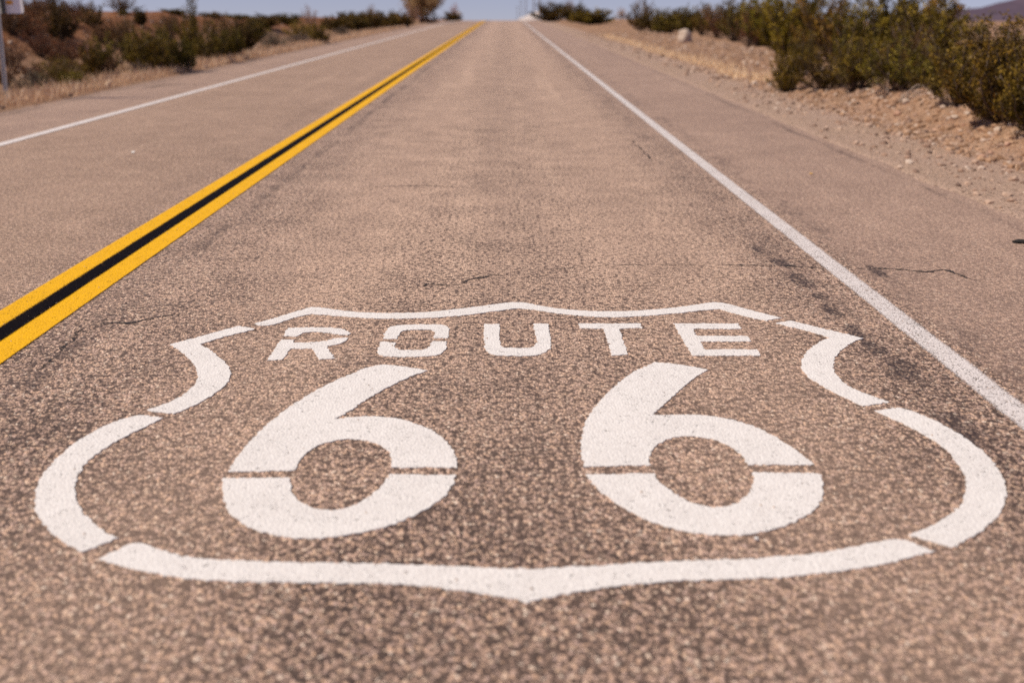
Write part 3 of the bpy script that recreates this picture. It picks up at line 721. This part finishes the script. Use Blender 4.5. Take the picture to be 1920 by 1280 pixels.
pebble_field(2200, lambda r: -6.2 - 5.5 * r.random(), 10, 45, .010, .075, M['pebble'], 6)

def loose_chips():                                                  # chips the traffic has thrown loose on the seal
    lr = random.Random(9); mb = MB()
    for _ in range(900):
        y = 1.3 + 13 * lr.random() ** 1.5; x = lr.choice([lr.gauss(-1.9, .5), lr.gauss(2.5, .5), lr.uniform(-6, 3), lr.gauss(0, .4)]); q = lr.uniform(.0018, .0045)
        if not -6 < x < 3.05: continue
        v = [(x + q * lr.uniform(.6, 1.2) * a, y + q * lr.uniform(.6, 1.2) * b, .003 + q * c) for a, b, c in ((1, 0, .3), (0, 1, .3), (-1, 0, .3), (0, -1, .3), (.1, .1, 1.2), (0, 0, -.5))]
        mb.add(v, [(0, 1, 4), (1, 2, 4), (2, 3, 4), (3, 0, 4), (1, 0, 5), (2, 1, 5), (3, 2, 5), (0, 3, 5)], lr.random())
    o = mb.build('gravel', M['pebble'], None, False, True); o['kind'] = 'stuff'
loose_chips()
# ------------------------------------------------------------------ rocks one can pick out
def rock(px, row, size_px, m, label, seed, Yg=None, name='rock', cat='rock', flat=.75):
    Y = Yg
    if Y is None: x, Y = on_ground(px, row)
    else: x = col_x(px, Y, .3)
    s = size_px * scale_at(Y) * .5; r = random.Random(seed)
    bm = bmesh.new(); bmesh.ops.create_icosphere(bm, subdivisions=3, radius=1)
    planes = [(Vector((r.gauss(0, 1), r.gauss(0, 1), r.gauss(0, 1))).normalized(), r.uniform(.62, .92)) for _ in range(11)]
    for v in bm.verts:
        for n, dd in planes:
            k = v.co.dot(n)
            if k > dd: v.co -= n * (k - dd) * .9
        v.co *= 1 + .10 * noise.noise(v.co * 2.2 + Vector((seed, 0, 0)))
        v.co = Vector((v.co.x * s, v.co.y * s * .9, v.co.z * s * flat))
    me = bpy.data.meshes.new(name); bm.to_mesh(me); bm.free()
    o = link(name, me, m); o.location = (x, Y, terrain(x, Y) + s * flat * .45); o.rotation_euler = (0, 0, r.random() * 6)
    tag(o, label, cat, 'loose rocks on the rocky bank')
rock(1284, 68, 36, M['rock_pale'], 'pale boulder on top of the pink verge slope before the thicket', 1, 34, flat=.95, name='boulder', cat='boulder')
rock(1697, 196, 18, M['rock_pale'], 'white rock on the bank lip under the arching twigs', 2)
rock(1682, 217, 17, M['rock_pink'], 'pinkish rock just below the white one under the twigs', 3)
rock(1789, 224, 15, M['rock_pale'], 'pale rock high on the bank face below the brownish shrub', 4)
rock(1814, 216, 12, M['rock_pale'], 'small pale rock at the top of the bank face beside another', 5)
rock(1806, 236, 9, M['rock_pink'], 'small orange pink rock below the two pale rocks on the bank', 6)
rock(1871, 248, 19, M['rock_pale'], 'larger of the white rock pair on the bank face', 7)
rock(1856, 254, 13, M['rock_pale'], 'smaller of the white rock pair on the bank face', 8)
rock(1893, 236, 9, M['rock_pale'], 'small pale rock on the bank lip under the nearest dense shrub', 9)
rock(1890, 274, 15, M['rock_pink'], 'brown pink rock below the white rock pair', 10)
rock(1842, 300, 20, M['rock_pink'], 'flat pink rock at the bank toe, bigger of two side by side', 11)
rock(1857, 290, 15, M['rock_pink'], 'narrow pink rock at the bank toe behind the flat pink one', 12)
rock(1891, 306, 9, M['rock_pale'], 'small whitish stone at the bank toe near the pink rocks', 13)
rock(1754, 246, 10, M['rock_pink'], 'small peach coloured stone in a hollow of the bank face', 14)
rock(1908, 252, 8, M['rock_pale'], 'tiny white stone at the picture edge of the bank face', 15)
rock(27, 52, 10, M['rock_pale'], 'pale rock high on the reddish bank behind the signpost', 16, 19)

def perforated_steel():
    t = NT('perforated_steel'); sp = t.n('SeparateXYZ', {0: t.n('TexCoord').outputs['Object']}).outputs
    x = t.math('ABSOLUTE', t.math('MULTIPLY_ADD', sp[2], -.060, sp[0])); z = t.math('ABSOLUTE', t.math('SUBTRACT', t.math('FRACT', t.math('DIVIDE', sp[2], .025)), .5))
    hole = t.math('MULTIPLY', t.math('LESS_THAN', x, .005), t.math('LESS_THAN', z, .22))
    t.set(t.p, 'Base Color', t.mix(hole, (.46, .45, .47), (.05, .045, .05))); t.set(t.p, 'Roughness', .6); t.set(t.p, 'Metallic', .1); return t.m
M['perforated'] = perforated_steel()
# ------------------------------------------------------------------ sign on its post
def sign():
    Y = 14.7; b = G(12.5, 188); x = b.x; y = b.y; r = empty('road_sign', (x, y, terrain(x, y) - .05), 'white back of a road sign on a grey steel post', 'sign')
    top = row_z(-60, y) - r.location.z; k = scale_at(y)
    lean = .060
    def px(z): return lean * z
    mb = MB()                                                       # U-channel post: a web and two flanges
    for (dx, dy, sx, sy) in ((0, .012, .036, .006), (-.018, 0, .005, .026), (.018, 0, .005, .026), (-.023, -.012, .008, .004), (.023, -.012, .008, .004)):
        v = []
        for z in (0, top):
            for (ax, ay) in ((-1, -1), (1, -1), (1, 1), (-1, 1)): v.append((dx + ax * sx / 2 + px(z), dy + ay * sy / 2, z))
        mb.add(v, [(0, 1, 2, 3), (7, 6, 5, 4), (0, 4, 5, 1), (1, 5, 6, 2), (2, 6, 7, 3), (3, 7, 4, 0)])
    post = mb.build('post', M['perforated'], r)
    z0 = row_z(26, y) - r.location.z; ht = .62; w = .60
    bm = bmesh.new(); rad = .04; ring = []
    for (cx, cz, a0) in ((w / 2 - rad, ht - rad, 0), (-w / 2 + rad, ht - rad, 90), (-w / 2 + rad, rad, 180), (w / 2 - rad, rad, 270)):
        for i in range(6):
            a = R(a0 + i * 18); ring.append(bm.verts.new((cx + rad * math.cos(a), 0, cz + rad * math.sin(a))))
    f = bm.faces.new(ring); e = bmesh.ops.extrude_face_region(bm, geom=[f])
    bmesh.ops.translate(bm, vec=(0, .004, 0), verts=[g for g in e['geom'] if isinstance(g, bmesh.types.BMVert)])
    bmesh.ops.recalc_face_normals(bm, faces=bm.faces)
    me = bpy.data.meshes.new('sign_panel'); bm.to_mesh(me); bm.free()
    cx = px(z0 + ht / 2) + .012
    p = link('sign_panel', me, M['sheet'], r); p.location = (cx, .034, z0)
    s = MB(); s.box((0, 0, 0), (.085, .003, .048)); o = s.build('sticker', M['orange'], p); o.location = (.125, -.0035, row_z(5, y) - r.location.z - z0)
    br = MB(); br.box((px(z0 + .3) + .058, -.004, z0 + ht / 2), (.044, .036, ht)); br.build('bracket', M['dark_steel'], r)
sign()

# ------------------------------------------------------------------ bridge rails and poles beyond the crest
def rail(name, X, y0, y1, label, hgt, boards=3):
    r = empty(name, (X, y0, drop(y0)), label, 'bridge rail', 'white bridge rails beyond the crest')
    L = y1 - y0; n = max(2, int(L / 2.4) + 1); sl = math.atan2(drop(y1) - drop(y0), L)
    for i in range(n):
        y = L * i / (n - 1); p = MB(); p.box((0, y, drop(y0 + y) - drop(y0) + hgt / 2 - .1), (.20, .20, hgt + .2)); p.build('post', M['whitewood'], r)
    for k in range(boards):
        z = hgt - .14 - k * .30; m = MB(); v = []
        for i in range(n):
            y = L * i / (n - 1); zz = drop(y0 + y) - drop(y0) + z
            v += [(-.14, y, zz - .11), (-.10, y, zz - .11), (-.10, y, zz + .11), (-.14, y, zz + .11)]
        f = [(0, 1, 2, 3), tuple((n - 1) * 4 + q for q in (3, 2, 1, 0))]
        for i in range(n - 1):
            for q in range(4): f.append((i * 4 + q, (i + 1) * 4 + q, (i + 1) * 4 + (q + 1) % 4, i * 4 + (q + 1) % 4))
        m.add(v, f); m.build('rail_board', M['whitewood'], r)
rail('bridge_rail', 3.85, 118, 300, 'long white wooden bridge rail beyond the crest below the utility poles', 1.05)
rail('bridge_rail', -5.15, 116, 121, 'short white bridge rail end beyond the crest on the tan tree side', .95)
for px, Y, lab in [(1011, 292, 'nearest utility pole beyond the bridge rail, beside the crest shrub'), (1001, 346, 'utility pole standing second in the line beyond the bridge rail'),
              (986, 450, 'utility pole in the middle of the line beyond the bridge rail'), (977, 600, 'second farthest utility pole beyond the bridge rail'), (970, 800, 'farthest utility pole, closest to the road where it vanishes')]:
    x = col_x(px, Y); r = empty('utility_pole', (x, Y, terrain(x, Y) - .3), lab, 'utility pole', 'utility poles beyond the crest')
    a = MB(); a.tube([(0, 0, 0), (0, 0, 5), (0, 0, 13)], [.24, .21, .16], 8); a.build('shaft', M['polewood'], r, True)
    c = MB(); c.box((0, -.2, 12.3), (2.4, .10, .14)); arm = c.build('crossarm', M['polewood'], r)
    for dx in (-1.1, -.4, .4, 1.1):
        i = MB(); i.tube([(dx, -.2, 12.37), (dx, -.2, 12.5), (dx, -.2, 12.56)], [.03, .06, .03], 6); i.build('insulator', M['steel'], arm)

# ------------------------------------------------------------------ far mountains
def mountains(x0, x1, y, peaks, seed, base):
    n, mrows = 90, 14; v = []
    for j in range(mrows):
        for i in range(n):
            x = x0 + (x1 - x0) * i / (n - 1); t = j / (mrows - 1)
            h = peaks(i / (n - 1)) * (1 + .35 * noise.fractal((x * .0013 + seed, 0, 0), 1, 2, 4)); prof = 1 - abs(2 * t - 1)
            v.append((x, y + 1800 * (t - .5), base + max(0, h * prof * (1 + .30 * noise.fractal((x * .002, t * 3, seed), 1, 2, 4)))))
    f = [(j * n + i, j * n + i + 1, (j + 1) * n + i + 1, (j + 1) * n + i) for j in range(mrows - 1) for i in range(n - 1)]
    me = bpy.data.meshes.new('mountains'); me.from_pydata(v, [], f); me.update()
    tag(link('mountains', me, M['mountain']), kind='structure')
mountains(300, 6500, 6500, lambda u: 20 + 330 * sst(.28, .62, u) + 90 * math.sin(u * 9) * sst(.3, .6, u), 3, -108)

# ------------------------------------------------------------------ litter on the road
def flake(name, px, row, pts, m, label, cat, th=.002, lift=.006, s=1.0, curl=.006):
    c = G(px, row); bm = bmesh.new(); vs = [bm.verts.new((x * s, y * s, lift + curl * (x * x + y * y) / .0004)) for x, y in pts]
    f = bm.faces.new(vs); e = bmesh.ops.extrude_face_region(bm, geom=[f])
    bmesh.ops.translate(bm, vec=(0, 0, th), verts=[q for q in e['geom'] if isinstance(q, bmesh.types.BMVert)])
    bmesh.ops.recalc_face_normals(bm, faces=bm.faces)
    me = bpy.data.meshes.new(name); bm.to_mesh(me); bm.free()
    o = link(name, me, m); o.location = c; tag(o, label, cat)
flake('paper_scrap', 248, 289, [(-.016, .02), (.020, .026), (.008, -.004), (.010, -.034), (-.004, -.008)], M['scrap'], 'tiny white paper scrap lying alone in the far lane', 'scrap')
flake('yellow_petal', 1520, 328, [(-.012, -.010), (.010, -.014), (.014, .010), (-.006, .016)], M['yscrap'], 'tiny yellow petal lying on the shoulder asphalt', 'petal')
flake('white_chip', 1417, 1013, [(-.005, -.004), (.004, -.005), (.006, .003), (-.002, .006)], M['scrap'], 'tiny shiny white chip under the second digit six', 'chip', curl=.0)
rb = MB(); c = G(1918, 456)
rb.tube([Vector((-.13, .02, .02)), Vector((-.07, .0, .035)), Vector((0, -.02, .03)), Vector((.09, -.03, .04)), Vector((.17, 0, .02))], [.012, .03, .035, .03, .012], 7)
o = rb.build('rubber_scrap', M['rubber'], None, True); o.location = c; o.scale = (.42, .5, .35)
tag(o, 'curled strip of black tyre rubber lying on the paved shoulder', 'rubber scrap')
